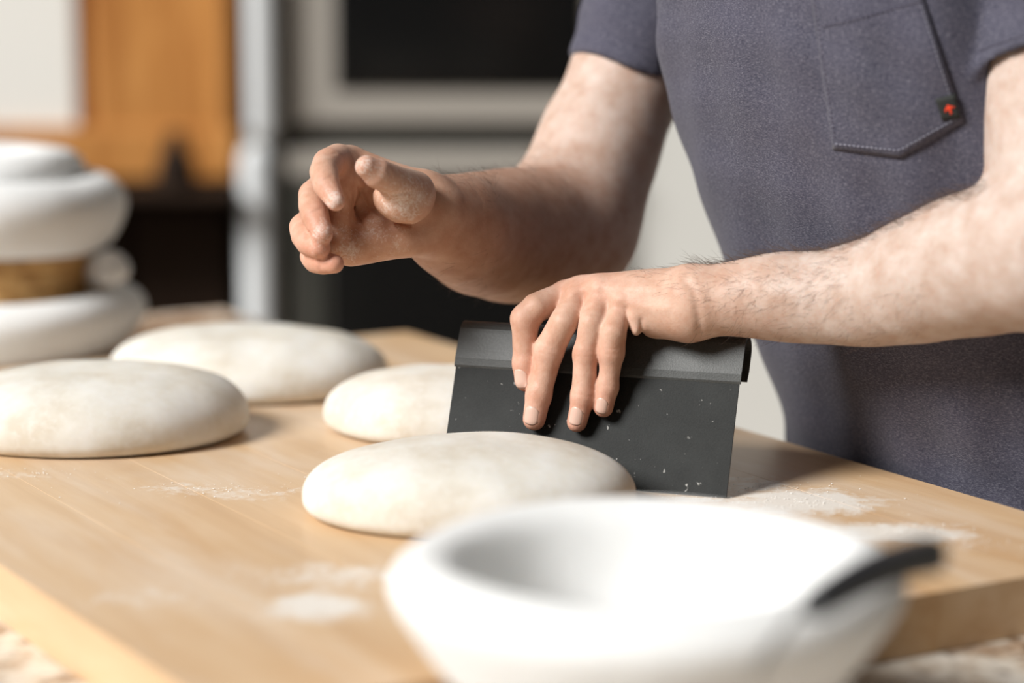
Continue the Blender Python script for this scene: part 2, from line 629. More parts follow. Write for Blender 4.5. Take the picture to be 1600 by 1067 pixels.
brd = empty('wooden_board', AB((A_NEAR + A_FAR) / 2, (B_MAN + B_CAM) / 2, CT))
NPL = 7
edges_b = np.linspace(B_CAM, B_MAN, NPL + 1)
for i in range(NPL):
    b0, b1 = edges_b[i] + 0.00006, edges_b[i + 1] - 0.00006
    box_obj('plank', AB((A_NEAR + A_FAR) / 2, (b0 + b1) / 2, CT / 2 + 0.0002), ((A_NEAR - A_FAR) / 2, (b1 - b0) / 2, -CT / 2 - 0.0003),
            M['board'], brd, AX3, 0.00015, 1)
tag(brd, 'large pale maple baking board dusted with flour on the granite', 'board')


# ------------------------------------------------------------------ dough
def vnoise(p, freq, seed):
    """cheap smooth noise from summed sines"""
    r = np.random.default_rng(seed)
    out = np.zeros(len(p))
    for k in range(7):
        d = r.normal(size=3); d /= np.linalg.norm(d)
        out += np.sin(p @ d * freq * (0.6 + 1.1 * r.random()) * 2 * math.pi + r.random() * 6.28)
    return out / 7


def loaf(center, ra, rb, h, rot, label, seed):
    n, m = 96, 34
    V, F = [], []
    # full, blunt-footed dome: rounded foot, broad flat top
    for k in range(m):
        q = k / (m - 1)
        th = -0.55 + q * (math.pi / 2 + 0.55)
        if th < 0:
            c_, zz = 0.90 + 0.10 * math.cos(th / 0.55 * math.pi / 2), 0.20 * (1 + math.sin(th / 0.55 * math.pi / 2))
        else:
            c_, zz = math.cos(th) ** 0.72, 0.20 + 0.80 * math.sin(th) ** 0.86
        for i in range(n):
            a = 2 * math.pi * i / n
            V.append((c_ * math.cos(a), c_ * math.sin(a), zz))
    V = np.array(V)
    V[:, 0] *= ra; V[:, 1] *= rb
    V[:, 2] *= h
    nz = vnoise(V / np.array([1, 1, 1.0]), 6.0, seed)
    nz2 = vnoise(V, 17.0, seed + 5)
    up = np.clip(V[:, 2] / h, 0, 1)
    V[:, 2] += up * (0.0035 * nz + 0.0011 * nz2)
    V[:, :2] *= (1 + 0.022 * nz + 0.006 * nz2)[:, None]
    cr, sr = math.cos(rot), math.sin(rot)
    V[:, :2] = V[:, :2] @ np.array([[cr, sr], [-sr, cr]])
    V[:, 2] -= V[:n, 2].min()
    for k in range(m - 1):
        for i in range(n):
            j = (i + 1) % n
            F.append((k * n + i, k * n + j, (k + 1) * n + j, (k + 1) * n + i))
    F.append(tuple(range((m - 1) * n, m * n)))
    F.append(tuple(reversed(range(n))))
    o = link('dough_round', mesh('dough_round', V, F), M['dough'])
    o.location = (float(center[0]), float(center[1]), 0.0006)
    return tag(o, label, 'dough', 'rounds of dough on the board')


c = G(735, 784)
loaf((c[0], c[1] - 0.0245), 0.1085, 0.0855, 0.045, 0.10, 'smooth round of dough nearest the lined basket, just in front of the scraper blade', 3)
c = P(688, 640, 1.838)
loaf((c[0], c[1]), 0.089, 0.088, 0.041, 0.0, 'round of dough partly hidden behind the black scraper', 11)
c = P(150, 640, 1.812)
loaf((c[0], c[1] - .006), 0.115, 0.098, 0.050, 0.1, 'wide round of dough at the left edge of the board, before the basket stack', 23)
c = P(378, 566, 1.99)
loaf((c[0] + .004, c[1] + .012), 0.117, 0.098, 0.047, -0.1, 'rearmost round of dough, between the basket stack and the oven', 31)

# ------------------------------------------------------------------ bench scraper
# bottom edge on the board, blade leaning back from the camera
S_R, S_L = G(1135, 779), G(689, 744)
SL = nrm(S_R - S_L)                                   # along the blade
SN0 = nrm(np.cross(ZD, SL))                           # horizontal, away from the camera
if SN0[1] < 0: SN0 = -SN0
LEAN = math.radians(23)
SU = nrm(ZD * math.cos(LEAN) + SN0 * math.sin(LEAN))  # up the blade
SNF = nrm(np.cross(SU, SL))                           # face normal
if SNF[1] > 0: SNF = -SNF                             # towards the camera
S_W = float(np.linalg.norm(S_R - S_L))
S_SEAM, S_TOP = 0.078, 0.113


def scr(x, s, n):
    """point on the scraper: x along from left, s up the blade, n towards the camera"""
    return S_L + SL * x + SU * s + SNF * n


def PS(u, v, off):
    """photo pixel on the plane `off` in front of the blade face"""
    o = S_L + SNF * off
    cpos = np.array([0, 0, CAMH])
    d = P(u, v, 1.0) - cpos
    t = ((o - cpos) @ SNF) / (d @ SNF)
    return cpos + d * t


def handle_top_depth(u):
    a, b = scr(0, S_TOP, 0), scr(S_W, S_TOP, 0)
    ua, _, ta = uvt(a[None]); ub, _, tb = uvt(b[None])
    f = (u - ua[0]) / (ub[0] - ua[0])
    return float(ta[0] + (tb[0] - ta[0]) * f)



scraper = empty('bench_scraper', (S_L + S_R) / 2)


def extrude_profile(name, pts, x0, x1, mat, parent, nx=1):
    """solid from a closed (s, n) profile extruded along the scraper"""
    k = len(pts)
    V, F = [], []
    for ix in range(nx + 1):
        x = x0 + (x1 - x0) * ix / nx
        for s, n in pts:
            V.append(scr(x, s, n))
    for ix in range(nx):
        for i in range(k):
            j = (i + 1) % k
            F.append((ix * k + i, ix * k + j, (ix + 1) * k + j, (ix + 1) * k + i))
    F.append(tuple(reversed(range(k))))
    F.append(tuple(range(nx * k, nx * k + k)))
    me = mesh(name, V, F)
    bm = bmesh.new(); bm.from_mesh(me)
    bmesh.ops.recalc_face_normals(bm, faces=bm.faces); bm.to_mesh(me); bm.free()
    o = link(name, me, mat, parent, False)
    return o


TH = 0.0007
extrude_profile('blade', [(0.0008, TH), (0.0008, -TH), (S_SEAM + 0.012, -TH), (S_SEAM + 0.012, TH)], 0, S_W, M['steel'], scraper)
# rolled handle: a sheet that steps proud of the blade, rises and rolls over backwards
outer = [(S_SEAM - 0.0005, 0.0008), (S_SEAM + 0.0010, 0.0016), (S_SEAM + 0.006, 0.0022), (S_TOP - 0.010, 0.0005)]
RC = (S_TOP - 0.010, -0.0095)
for k in range(13):
    a = math.radians(90 - k * 17.5)
    outer.append((RC[0] + 0.0100 * math.cos(math.radians(90) - a), RC[1] + 0.0100 * math.sin(a)))
outer_pts = outer[:4] + [(RC[0] + 0.010 * math.sin(math.radians(k * 15)), RC[1] + 0.010 * math.cos(math.radians(k * 15))) for k in range(1, 13)]
tail = [(S_TOP - 0.022, -0.0190), (S_TOP - 0.030, -0.0165)]
cl = outer_pts + tail
inn = []
for i, q in enumerate(cl):
    a = np.array(cl[max(0, i - 1)]); b = np.array(cl[min(len(cl) - 1, i + 1)])
    d = (b - a) / np.linalg.norm(b - a)
    inn.append(tuple(np.array(q) + 0.0013 * np.array([-d[1], d[0]]) * (-1 if True else 1)))
# inner side is towards the roll centre
cen = np.array([S_TOP - 0.014, -0.0095])
chk = np.linalg.norm(np.array(inn[8]) - cen) < np.linalg.norm(np.array(cl[8]) - cen)
if not chk:
    inn = [tuple(2 * np.array(q) - np.array(r)) for q, r in zip(cl, inn)]
hd = extrude_profile('rolled_handle', cl + inn[::-1], -0.001, S_W + 0.001, M['steel_handle'], scraper)
tag(scraper, 'black coated steel bench scraper with rolled handle, upright under the left hand', 'scraper')


# ------------------------------------------------------------------ implicit surface modelling
def smin(a, b, k):
    h = np.clip(0.5 + 0.5 * (b - a) / k, 0, 1)
    return b * (1 - h) + a * h - k * h * (1 - h)


def smax(a, b, k):
    return -smin(-a, -b, k)


def cone(p, a, b, ra, rb, flat=None):
    a = np.asarray(a, np.float32); b = np.asarray(b, np.float32)
    ba = b - a
    pa = p - a
    h = np.clip(pa @ ba / max(float(ba @ ba), 1e-12), 0, 1)
    q = pa - h[:, None] * ba
    if flat is not None:
        n, f = flat
        n = np.asarray(n, np.float32)
        cpt = q @ n
        q = q + (cpt * (1.0 / f - 1.0))[:, None] * n
    return np.sqrt((q * q).sum(1)) - (ra + (rb - ra) * h)


def ellip(p, c, axes, rad):
    q = (p - np.asarray(c, np.float32))
    L = np.stack([q @ np.asarray(ax, np.float32) / r for ax, r in zip(axes, rad)], 1)
    k = np.sqrt((L * L).sum(1))
    return (k - 1.0) * min(rad)


def chain(p, pts, k=0.003, flat=None):
    d = None
    for (a, ra), (b, rb) in zip(pts[:-1], pts[1:]):
        e = cone(p, a, b, ra, rb, flat)
        d = e if d is None else (smin(d, e, k) if k > .006 else np.minimum(d, e))
    return d


class Comp:
    """evaluate a list of (bounds, function, blend) sequentially"""
    def __init__(self):
        self.items = []

    def add(self, fn, pts, margin, k):
        pts = np.array(pts)
        self.items.append((fn, pts.min(0) - margin, pts.max(0) + margin, k))

    def __call__(self, p):
        d = np.full(len(p), 0.2, np.float32)
        for fn, lo, hi, k in self.items:
            m = np.all((p > lo) & (p < hi), axis=1)
            if not m.any():
                continue
            idx = np.nonzero(m)[0]
            e = fn(p[idx]).astype(np.float32)
            d[idx] = smin(d[idx], e, k)
        return d


def axis(segs):
    out = []
    for a, b, st in segs:
        n = max(2, int(round((b - a) / st)))
        out.append(np.linspace(a, b, n, endpoint=False))
    out.append(np.array([segs[-1][1]]))
    return np.concatenate(out)


def polygonize(f, xs, ys, zs, B=8):
    xs, ys, zs = [np.asarray(a, np.float32) for a in (xs, ys, zs)]
    nx, ny, nz = len(xs), len(ys), len(zs)
    D = np.full((nx, ny, nz), 0.1, np.float32)
    bx, by, bz = [np.arange(0, n - 1, B) for n in (nx, ny, nz)]
    def cen(a, b0):
        e = np.minimum(b0 + B, len(a) - 1)
        return (a[b0] + a[e]) / 2, (a[e] - a[b0]) / 2
    cx, hx = cen(xs, bx); cy, hy = cen(ys, by); cz, hz = cen(zs, bz)
    g = np.stack(np.meshgrid(cx, cy, cz, indexing='ij'), -1).reshape(-1, 3).astype(np.float32)
    hh = np.sqrt((np.stack(np.meshgrid(hx, hy, hz, indexing='ij'), -1) ** 2).sum(-1)).reshape(-1)
    dc = f(g)
    act = np.nonzero(np.abs(dc) < hh * 1.25 + 0.006)[0]
    sgn = np.sign(dc).reshape(len(bx), len(by), len(bz))
    # fill far inside blocks
    for bi in np.nonzero((dc < 0))[0]:
        i, j, k = np.unravel_index(bi, sgn.shape)
        D[bx[i]:bx[i] + B, by[j]:by[j] + B, bz[k]:bz[k] + B] = -0.1
    I, J, K = np.unravel_index(act, sgn.shape)
    step = 600
    for s in range(0, len(act), step):
        pts, sl = [], []
        for i, j, k in zip(I[s:s + step], J[s:s + step], K[s:s + step]):
            a = slice(bx[i], min(bx[i] + B + 1, nx)); b = slice(by[j], min(by[j] + B + 1, ny)); c = slice(bz[k], min(bz[k] + B + 1, nz))
            gg = np.stack(np.meshgrid(xs[a], ys[b], zs[c], indexing='ij'), -1)
            pts.append(gg.reshape(-1, 3)); sl.append((a, b, c, gg.shape[:3]))
        v = f(np.concatenate(pts))
        o = 0
        for a, b, c, sh in sl:
            n = sh[0] * sh[1] * sh[2]
            D[a, b, c] = v[o:o + n].reshape(sh)
            o += n
    neg = D < 0
    s8 = np.zeros((nx - 1, ny - 1, nz - 1), np.uint8)
    for a in (0, 1):
        for b in (0, 1):
            for c in (0, 1):
                s8 += neg[a:nx - 1 + a, b:ny - 1 + b, c:nz - 1 + c]
    cells = np.nonzero(((s8 > 0) & (s8 < 8)).ravel())[0]
    shp = s8.shape
    ci, cj, ck = np.unravel_index(cells, shp)
    acc = np.zeros((len(cells), 3)); cnt = np.zeros(len(cells))
    corners = [(a, b, c) for a in (0, 1) for b in (0, 1) for c in (0, 1)]
    for p0 in corners:
        for ax in range(3):
            if p0[ax] == 1: continue
            p1 = list(p0); p1[ax] = 1
            d0 = D[ci + p0[0], cj + p0[1], ck + p0[2]]
            d1 = D[ci + p1[0], cj + p1[1], ck + p1[2]]
            m = (d0 < 0) != (d1 < 0)
            t = np.where(m, d0 / np.where(m, d0 - d1, 1), 0)
            x0 = np.stack([xs[ci + p0[0]], ys[cj + p0[1]], zs[ck + p0[2]]], 1)
            x1 = np.stack([xs[ci + p1[0]], ys[cj + p1[1]], zs[ck + p1[2]]], 1)
            acc += np.where(m[:, None], x0 + (x1 - x0) * t[:, None], 0)
            cnt += m
    V = acc / cnt[:, None]
    quads = []
    cid = lambda i, j, k: (i * shp[1] + j) * shp[2] + k
    for ax in range(3):
        sl0 = [slice(0, n) for n in (nx, ny, nz)]; sl1 = list(sl0)
        sl0[ax] = slice(0, (nx, ny, nz)[ax] - 1); sl1[ax] = slice(1, (nx, ny, nz)[ax])
        n0, n1 = neg[tuple(sl0)], neg[tuple(sl1)]
        e = np.nonzero((n0 != n1).ravel())[0]
        i, j, k = np.unravel_index(e, n0.shape)
        flip = n0[i, j, k]
        if ax == 0:
            ok = (j > 0) & (k > 0) & (j < ny - 1) & (k < nz - 1)
            i, j, k, flip = i[ok], j[ok], k[ok], flip[ok]
            q = np.stack([cid(i, j - 1, k - 1), cid(i, j, k - 1), cid(i, j, k), cid(i, j - 1, k)], 1)
        elif ax == 1:
            ok = (i > 0) & (k > 0) & (i < nx - 1) & (k < nz - 1)
            i, j, k, flip = i[ok], j[ok], k[ok], flip[ok]
            q = np.stack([cid(i - 1, j, k - 1), cid(i - 1, j, k), cid(i, j, k), cid(i, j, k - 1)], 1)
        else:
            ok = (i > 0) & (j > 0) & (i < nx - 1) & (j < ny - 1)
            i, j, k, flip = i[ok], j[ok], k[ok], flip[ok]
            q = np.stack([cid(i - 1, j - 1, k), cid(i, j - 1, k), cid(i, j, k), cid(i - 1, j, k)], 1)
        q[~flip] = q[~flip][:, ::-1]
        quads.append(q)
    Q = np.concatenate(quads)
    Q = np.searchsorted(cells, Q)
    return V, Q


VIEW = np.array([0, CP, -SP])        # camera forward
UPV = np.array([0, SP, CP])
RGT = np.array([1.0, 0, 0])
mm = 0.001

# ------------------------------------------------------------------ the man: body
HT = handle_top_depth
body = Comp()

# --- left arm (picture right), hand on the scraper
LW = P(1098, 470, HT(1098) - 0.018)
LE = P(1662, 392, 1.505)
def spline(pts, n=5):
    """Catmull-Rom refinement of a (point, radius) chain"""
    X = np.array([[*p, r] for p, r in pts])
    X = np.vstack([2 * X[0] - X[1], X, 2 * X[-1] - X[-2]])
    out = []
    for i in range(1, len(X) - 2):
        for k in range(n):
            t = k / n
            p0, p1, p2, p3 = X[i - 1:i + 3]
            out.append(.5 * ((2 * p1) + (p2 - p0) * t + (2 * p0 - 5 * p1 + 4 * p2 - p3) * t ** 2 + (3 * p1 - p0 - 3 * p2 + p3) * t ** 3))
    out.append(X[-2])
    return [(q[:3], float(q[3])) for q in out]


LE = P(1640, 388, 1.505)
lf = [(P(1090, 471, HT(1090) - .014), .0225), (P(1135, 468, 1.617), .0248), (P(1201, 464, 1.611), .0288), (P(1299, 464, 1.597), .0318),
      (P(1367, 456, 1.583), .0362), (P(1421, 442, 1.568), .0402), (P(1494, 419, 1.548), .0452), (P(1565, 402, 1.527), .0480), (LE, .0490)]
lfs = spline(lf)
body.add(lambda p: chain(p, lfs, .001), [a for a, r in lf], .07, .012)
LS = P(1640, -210, 1.57)
la = [(LE, .0490), (P(1660, 300, 1.513), .0480), (P(1655, 150, 1.525), .0485), (P(1648, 0, 1.54), .050), (LS, .058)]
las = spline(la)
body.add(lambda p: chain(p, las, .001), [a for a, r in la], .08, .012)

# palm slab of the left hand
mc = {'i': P(884, 463, HT(884) - .000), 'm': P(910, 460, HT(910) - .008), 'r': P(942, 461, HT(942) - .014), 'p': P(968, 482, HT(968) - .018)}
mr = {'i': .0115, 'm': .0115, 'r': .0112, 'p': .0105}
wr = {'i': P(1070, 452, HT(1070) - .006), 'm': P(1072, 462, HT(1072) - .012), 'r': P(1074, 474, HT(1074) - .017), 'p': P(1072, 490, HT(1072) - .018)}


def left_palm(p):
    d = None
    for kf in 'imrp':
        e = cone(p, mc[kf], wr[kf], mr[kf], .0145)
        d = e if d is None else smin(d, e, .010)
    # thumb-side muscle and heel of the hand resting on the handle
    d = smin(d, cone(p, P(1030, 496, HT(1030) - .010), P(1066, 492, HT(1066) - .012), .0135, .0150), .012)
    d = smin(d, cone(p, P(960, 470, HT(960) + .012), P(1050, 478, HT(1050) + .008), .014, .016), .014)
    # folded skin bump on the outer edge
    d = smin(d, cone(p, P(990, 498, HT(990) - .026), P(994, 514, HT(994) - .026), .0055, .0048), .006)
    return d


body.add(left_palm, list(mc.values()) + list(wr.values()), .05, .014)

FING_L = {
    'i': [(mc['i'], .0110), (PS(838, 480, .021), .0098), (PS(820, 500, .021), .0092), (PS(819, 540, .0155), .0083), (PS(820, 568, .0112), .0080), (PS(821, 594, .0085), .0072)],
    'm': [(mc['m'], .0108), (PS(880, 505, .026), .0100), (PS(857, 549, .0190), .0094), (PS(850, 585, .0150), .0086), (PS(842, 617, .0120), .0084), (PS(834, 655, .0088), .0074)],
    'r': [(mc['r'], .0104), (PS(926, 505, .029), .0091), (PS(916, 553, .0210), .0085), (PS(914, 590, .0160), .0079), (PS(911, 620, .0125), .0078), (PS(902, 659, .0085), .0070)],
    'p': [(mc['p'], .0100), (PS(960, 518, .030), .0090), (PS(955, 551, .0220), .0085), (PS(953, 580, .0165), .0076), (PS(950, 605, .0125), .0074), (PS(943, 637, .0085), .0066)],
}


def finger_fn(pts, k=.004):
    return lambda p: chain(p, pts, k)


JN = [(FING_L[k_][2][0], FING_L[k_][2][1] + .0005) for k_ in 'imrp'] + [(FING_L[k_][4][0], FING_L[k_][4][1] + .0003) for k_ in 'imrp']
for (jp, jr) in JN:
    body.add(lambda p, jp=jp, jr=jr: cone(p, jp, jp + np.array([0, 0, .0008]), jr, jr), [jp], .02, .0015)
for kf in 'imrp':
    body.add(finger_fn(FING_L[kf]), [a for a, r in FING_L[kf]], .03, .0028)
# left thumb behind the blade
TL = [(P(1010, 480, HT(1010) + .012), .015), (P(960, 505, HT(960) + .034), .0125), (P(925, 540, HT(925) + .030), .0105), (P(905, 575, HT(905) + .020), .0085)]
body.add(lambda p: chain(p, TL, .004), [a for a, r in TL], .04, .008)

# --- right arm (picture left), palm open towards the camera
RE = P(888, 362, 1.850)
rf = [(P(672, 332, 1.658), .0225), (P(690, 343, 1.675), .0262), (P(720, 358, 1.700), .0335), (P(755, 366, 1.738), .0405), (P(800, 368, 1.780), .0450), (P(850, 368, 1.820), .0460), (RE, .0455)]
body.add(lambda p: chain(p, rf, .02), [a for a, r in rf], .08, .014)
RS = P(1030, -260, 1.90)
ra_ = [(RE, .0455), (P(908, 300, 1.860), .0445), (P(938, 222, 1.868), .0435), (P(982, 118, 1.875), .0415), (P(1036, -40, 1.885), .046), (RS, .056)]
body.add(lambda p: chain(p, ra_, .02), [a for a, r in ra_], .08, .03)

RM = {'i': P(548, 256, 1.652), 'm': P(528, 288, 1.664), 'r': P(522, 332, 1.666), 'p': P(530, 376, 1.656)}
RWm = {'i': P(650, 300, 1.654), 'm': P(652, 318, 1.658), 'r': P(652, 340, 1.658), 'p': P(645, 362, 1.652)}
RR = {'i': .0125, 'm': .0120, 'r': .0118, 'p': .0115}


def right_palm(p):
    d = None
    for kf in 'imrp':
        e = cone(p, RM[kf], RWm[kf], RR[kf], .0150)
        d = e if d is None else smin(d, e, .012)
    d = smin(d, cone(p, P(633, 370, 1.642), P(548, 388, 1.646), .0135, .0115), .012)      # hypothenar
    d = smin(d, cone(p, P(538, 262, 1.640), P(530, 370, 1.642), .0090, .0085), .008)      # pads under the fingers
    # thenar eminence
    ax0 = nrm(RGT * .93 - UPV * .30 + VIEW * .2)
    ax1 = nrm(UPV - ax0 * (UPV @ ax0))
    ax2 = np.cross(ax0, ax1)
    d = smin(d, ellip(p, P(630, 310, 1.618), (ax0, ax1, ax2), (.0205, .0180, .0165)), .0075)
    d = smin(d, cone(p, P(545, 275, 1.640), P(520, 300, 1.640), .0100, .0090), .006)
    return d


body.add(right_palm, list(RM.values()) + list(RWm.values()), .06, .012)
FING_R = {
    'i': [(RM['i'], .0120), (P(528, 250, 1.640), .0112), (P(513, 255, 1.622), .0108), (P(507, 268, 1.608), .0100), (P(511, 289, 1.596), .0092), (P(525, 315, 1.587), .0064)],
    'm': [(RM['m'], .0118), (P(502, 294, 1.648), .0105), (P(489, 305, 1.630), .0104), (P(489, 322, 1.614), .0097), (P(493, 340, 1.604), .0092), (P(504, 366, 1.595), .0068)],
    'r': [(RM['r'], .0112), (P(492, 342, 1.650), .0102), (P(475, 355, 1.632), .0098), (P(477, 368, 1.618), .0092), (P(484, 379, 1.609), .0088), (P(499, 387, 1.600), .0076)],
    'p': [(RM['p'], .0104), (P(502, 392, 1.642), .0092), (P(489, 401, 1.628), .0088), (P(494, 407, 1.617), .0084), (P(506, 410, 1.610), .0080), (P(523, 412, 1.604), .0068)],
}
for kf in 'prmi':
    body.add(finger_fn(FING_R[kf]), [a for a, r in FING_R[kf]], .03, .0026)
TR = [(P(645, 300, 1.622), .0150), (P(622, 288, 1.604), .0118), (P(604, 278, 1.594), .0104), (P(590, 271, 1.587), .0102), (P(573, 260, 1.581), .0078)]
body.add(lambda p: chain(p, TR, .004), [a for a, r in TR], .03, .004)

# shoulder girdle and neck inside the shirt (keeps the body one piece)
NK = (LS + RS) / 2 + np.array([0.02, 0.01, 0.02])
body.add(lambda p: smin(cone(p, LS, NK, .058, .075), cone(p, RS, NK, .058, .075), .03), [LS, RS, NK], .1, .03)
NECK = NK + np.array([-.05, -.03, .12])
body.add(lambda p: cone(p, NK, NECK, .07, .058), [NK, NECK], .1, .03)

# creases, tendons and wrinkles: (polyline in photo px, width px, height mm (+ out), depth window)
RELIEF = [
    # tendons and knuckles of the left hand
    ([(894, 453), (960, 448), (1050, 446)], 9, .5, (1.55, 1.72)), ([(932, 443), (990, 452), (1060, 458)], 8, .5, (1.55, 1.72)),
    ([(966, 468), (1000, 480), (1040, 482)], 8, .7, (1.55, 1.72)), ([(893, 455), (896, 452)], 13, 1.2, (1.55, 1.72)),
    ([(932, 446), (934, 443)], 12, 1.5, (1.55, 1.72)), ([(965, 468), (967, 466)], 11, 1.4, (1.55, 1.72)),
    ([(912, 462), (918, 480)], 7, -.7, (1.55, 1.72)), ([(950, 470), (950, 492)], 6, -.7, (1.55, 1.72)), ([(979, 482), (984, 520)], 4, -1.2, (1.55, 1.72)),
    ([(1002, 500), (1003, 524)], 4, -1.0, (1.55, 1.72)),
    # wrist folds
    ([(1072, 440), (1083, 455), (1089, 475), (1092, 495), (1093, 518)], 6.5, -1.0, (1.5, 1.72)),
    # finger joint wrinkles
    ([(842, 543), (868, 549)], 2.0, -.35, (1.5, 1.7)), ([(842, 550), (868, 556)], 2.0, -.35, (1.5, 1.7)), ([(846, 536), (864, 541)], 2, -.25, (1.5, 1.7)),
    ([(900, 550), (928, 551)], 2.0, -.35, (1.5, 1.7)), ([(900, 557), (928, 558)], 2.0, -.35, (1.5, 1.7)),
    ([(941, 546), (966, 546)], 2.0, -.3, (1.5, 1.7)), ([(942, 552), (966, 553)], 2.0, -.3, (1.5, 1.7)),
    ([(828, 612), (856, 621)], 2.0, -.3, (1.5, 1.7)), ([(898, 616), (924, 620)], 2.0, -.3, (1.5, 1.7)), ([(938, 600), (962, 604)], 2.0, -.3, (1.5, 1.7)),
    # right palm creases
    ([(555, 266), (554, 300), (548, 340), (550, 375), (543, 410)], 2.6, -1.1, (1.6, 1.66)),
    ([(556, 285), (575, 322), (606, 343), (640, 352)], 3.0, -1.2, (1.6, 1.66)),
    ([(543, 300), (560, 340), (575, 360)], 2.4, -.6, (1.6, 1.66)),
    ([(584, 296), (612, 304), (640, 300)], 2.4, -.7, (1.55, 1.63)), ([(606, 264), (612, 276), (612, 288)], 2.2, -.4, (1.55, 1.62)),
    ([(510, 240), (524, 240)], 2.4, -.4, (1.55, 1.7)), ([(500, 284), (518, 276)], 2.6, -.5, (1.55, 1.66)), ([(480, 336), (502, 326)], 2.6, -.5, (1.55, 1.66)),
    ([(474, 372), (486, 362)], 2.6, -.5, (1.55, 1.66)), ([(498, 400), (502, 418)], 2.6, -.5, (1.55, 1.66)), 
]


def body_sdf(p):
    d = body(p)
    m = np.abs(d) < .012
    if m.any():
        idx = np.nonzero(m)[0]
        q = p[idx].astype(np.float64)
        u, v, t = uvt(q)
        dd = np.zeros(len(q))
        grv = np.zeros(len(q))
        for pl, w, h, (t0, t1) in RELIEF:
            xs_ = [a[0] for a in pl]; ys_ = [a[1] for a in pl]
            s = (u > min(xs_) - 4 * w) & (u < max(xs_) + 4 * w) & (v > min(ys_) - 4 * w) & (v < max(ys_) + 4 * w) & (t > t0) & (t < t1)
            if not s.any(): continue
            uu, vv = u[s], v[s]
            best = np.full(len(uu), 1e9)
            for (x0, y0), (x1, y1) in zip(pl[:-1], pl[1:]):
                dx, dy = x1 - x0, y1 - y0
                hh = np.clip(((uu - x0) * dx + (vv - y0) * dy) / (dx * dx + dy * dy + 1e-9), 0, 1)
                best = np.minimum(best, np.hypot(uu - x0 - hh * dx, vv - y0 - hh * dy))
            e_ = h * mm * np.exp(-(best / w) ** 2)
            if h < 0:
                grv[s] = np.minimum(grv[s], e_)
            else:
                dd[s] -= e_
        # soft muscle irregularity
        dd -= grv
        dd += 0.0006 * np.sin(q[:, 0] * 95 + q[:, 2] * 60) * np.sin(q[:, 1] * 80 - q[:, 2] * 70 + 1.0)
        d[idx] += dd.astype(np.float32)
    return d


xs = axis([(-.16, .135, .0011), (.135, .50, .0028)])
ys = axis([(1.40, 1.66, .0011), (1.66, 2.02, .0028)])
zs = axis([(.02, .285, .0011), (.285, .68, .004)])
BV, BQ = polygonize(body_sdf, xs, ys, zs)
body_me = fast_mesh('body', BV, BQ)
M_floor_foot = AB(0, 0, 0)
MAN = np.array([0.36, 1.76, FLOOR_Z])
man = empty('person', MAN)
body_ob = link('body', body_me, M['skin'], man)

# tint (own redder fingertips and knuckles; painted light and shade on arms and palm) and flour
bu, bv_, bt = uvt(BV)
tint = np.ones((len(BV), 4), np.float32)


def spot(c, r, col, amt):
    d = np.linalg.norm(BV - c, axis=1)
    w = (amt * np.exp(-(d / r) ** 2))[:, None]
    tint[:, :3] = tint[:, :3] * (1 - w) + np.array(col) * w


for F_ in (FING_L, FING_R):
    for kf in 'imrp':
        spot(F_[kf][5][0], .015, (1.08, .80, .76), .75)
        spot(F_[kf][2][0], .013, (1.04, .82, .78), .6)
        spot(F_[kf][4][0], .010, (1.04, .84, .80), .4)
for kf in 'imrp':
    spot(mc[kf], .016, (1.06, .88, .86), .6)
spot(TR[-1][0], .015, (1.05, .84, .80), .6)
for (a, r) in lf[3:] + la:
    spot(a, r * 1.9, (.90, 1.12, 1.30), .75)  # left arm made paler: the light on it put into the skin colour
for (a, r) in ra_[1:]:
    spot(a, r * 1.7, (.90, 1.12, 1.30), .75)  # right upper arm paler too, painted as lit
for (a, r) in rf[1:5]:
    spot(a, r * 1.4, (.54, .41, .32), .8)  # shade, and some dark hair, painted into the right forearm
flour = np.zeros(len(BV), np.float32)


def fspot(c, r, amt):
    d = np.linalg.norm(BV - c, axis=1)
    np.maximum(flour, (amt * np.exp(-(d / r) ** 2)).astype(np.float32), out=flour)


fspot(P(630, 310, 1.600), .024, .75); fspot(P(590, 360, 1.632), .034, .42); fspot(P(540, 380, 1.632), .016, .7)
fspot(P(573, 260, 1.578), .017, .62); fspot(P(525, 312, 1.585), .012, .8); fspot(P(504, 364, 1.592), .012, .8); fspot(P(500, 385, 1.596), .010, .6)
fspot(P(590, 272, 1.58), .012, .5)
fspot(PS(838, 495, .010), .012, .75); fspot(PS(885, 525, .016), .011, .75); fspot(PS(840, 560, .008), .010, .6)
fspot(PS(963, 575, .010), .010, .6); fspot(PS(922, 580, .010), .008, .45); fspot(P(835, 475, HT(835)), .010, .5); fspot(PS(870, 570, .012), .008, .5)
spot(P(590, 340, 1.64), .045, (.84, .64, .48), .75)  # shade of the raised palm painted into its colour
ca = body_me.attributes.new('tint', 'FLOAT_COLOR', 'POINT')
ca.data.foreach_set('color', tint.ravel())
fa = body_me.attributes.new('flour', 'FLOAT', 'POINT')
fa.data.foreach_set('value', flour)
body_me.update()

NRM = np.empty(len(BV) * 3, np.float32)
body_me.vertices.foreach_get('normal', NRM)
NRM = NRM.reshape(-1, 3)
bvh = BVHTree.FromPolygons([Vector(v) for v in BV.tolist()], BQ.tolist())


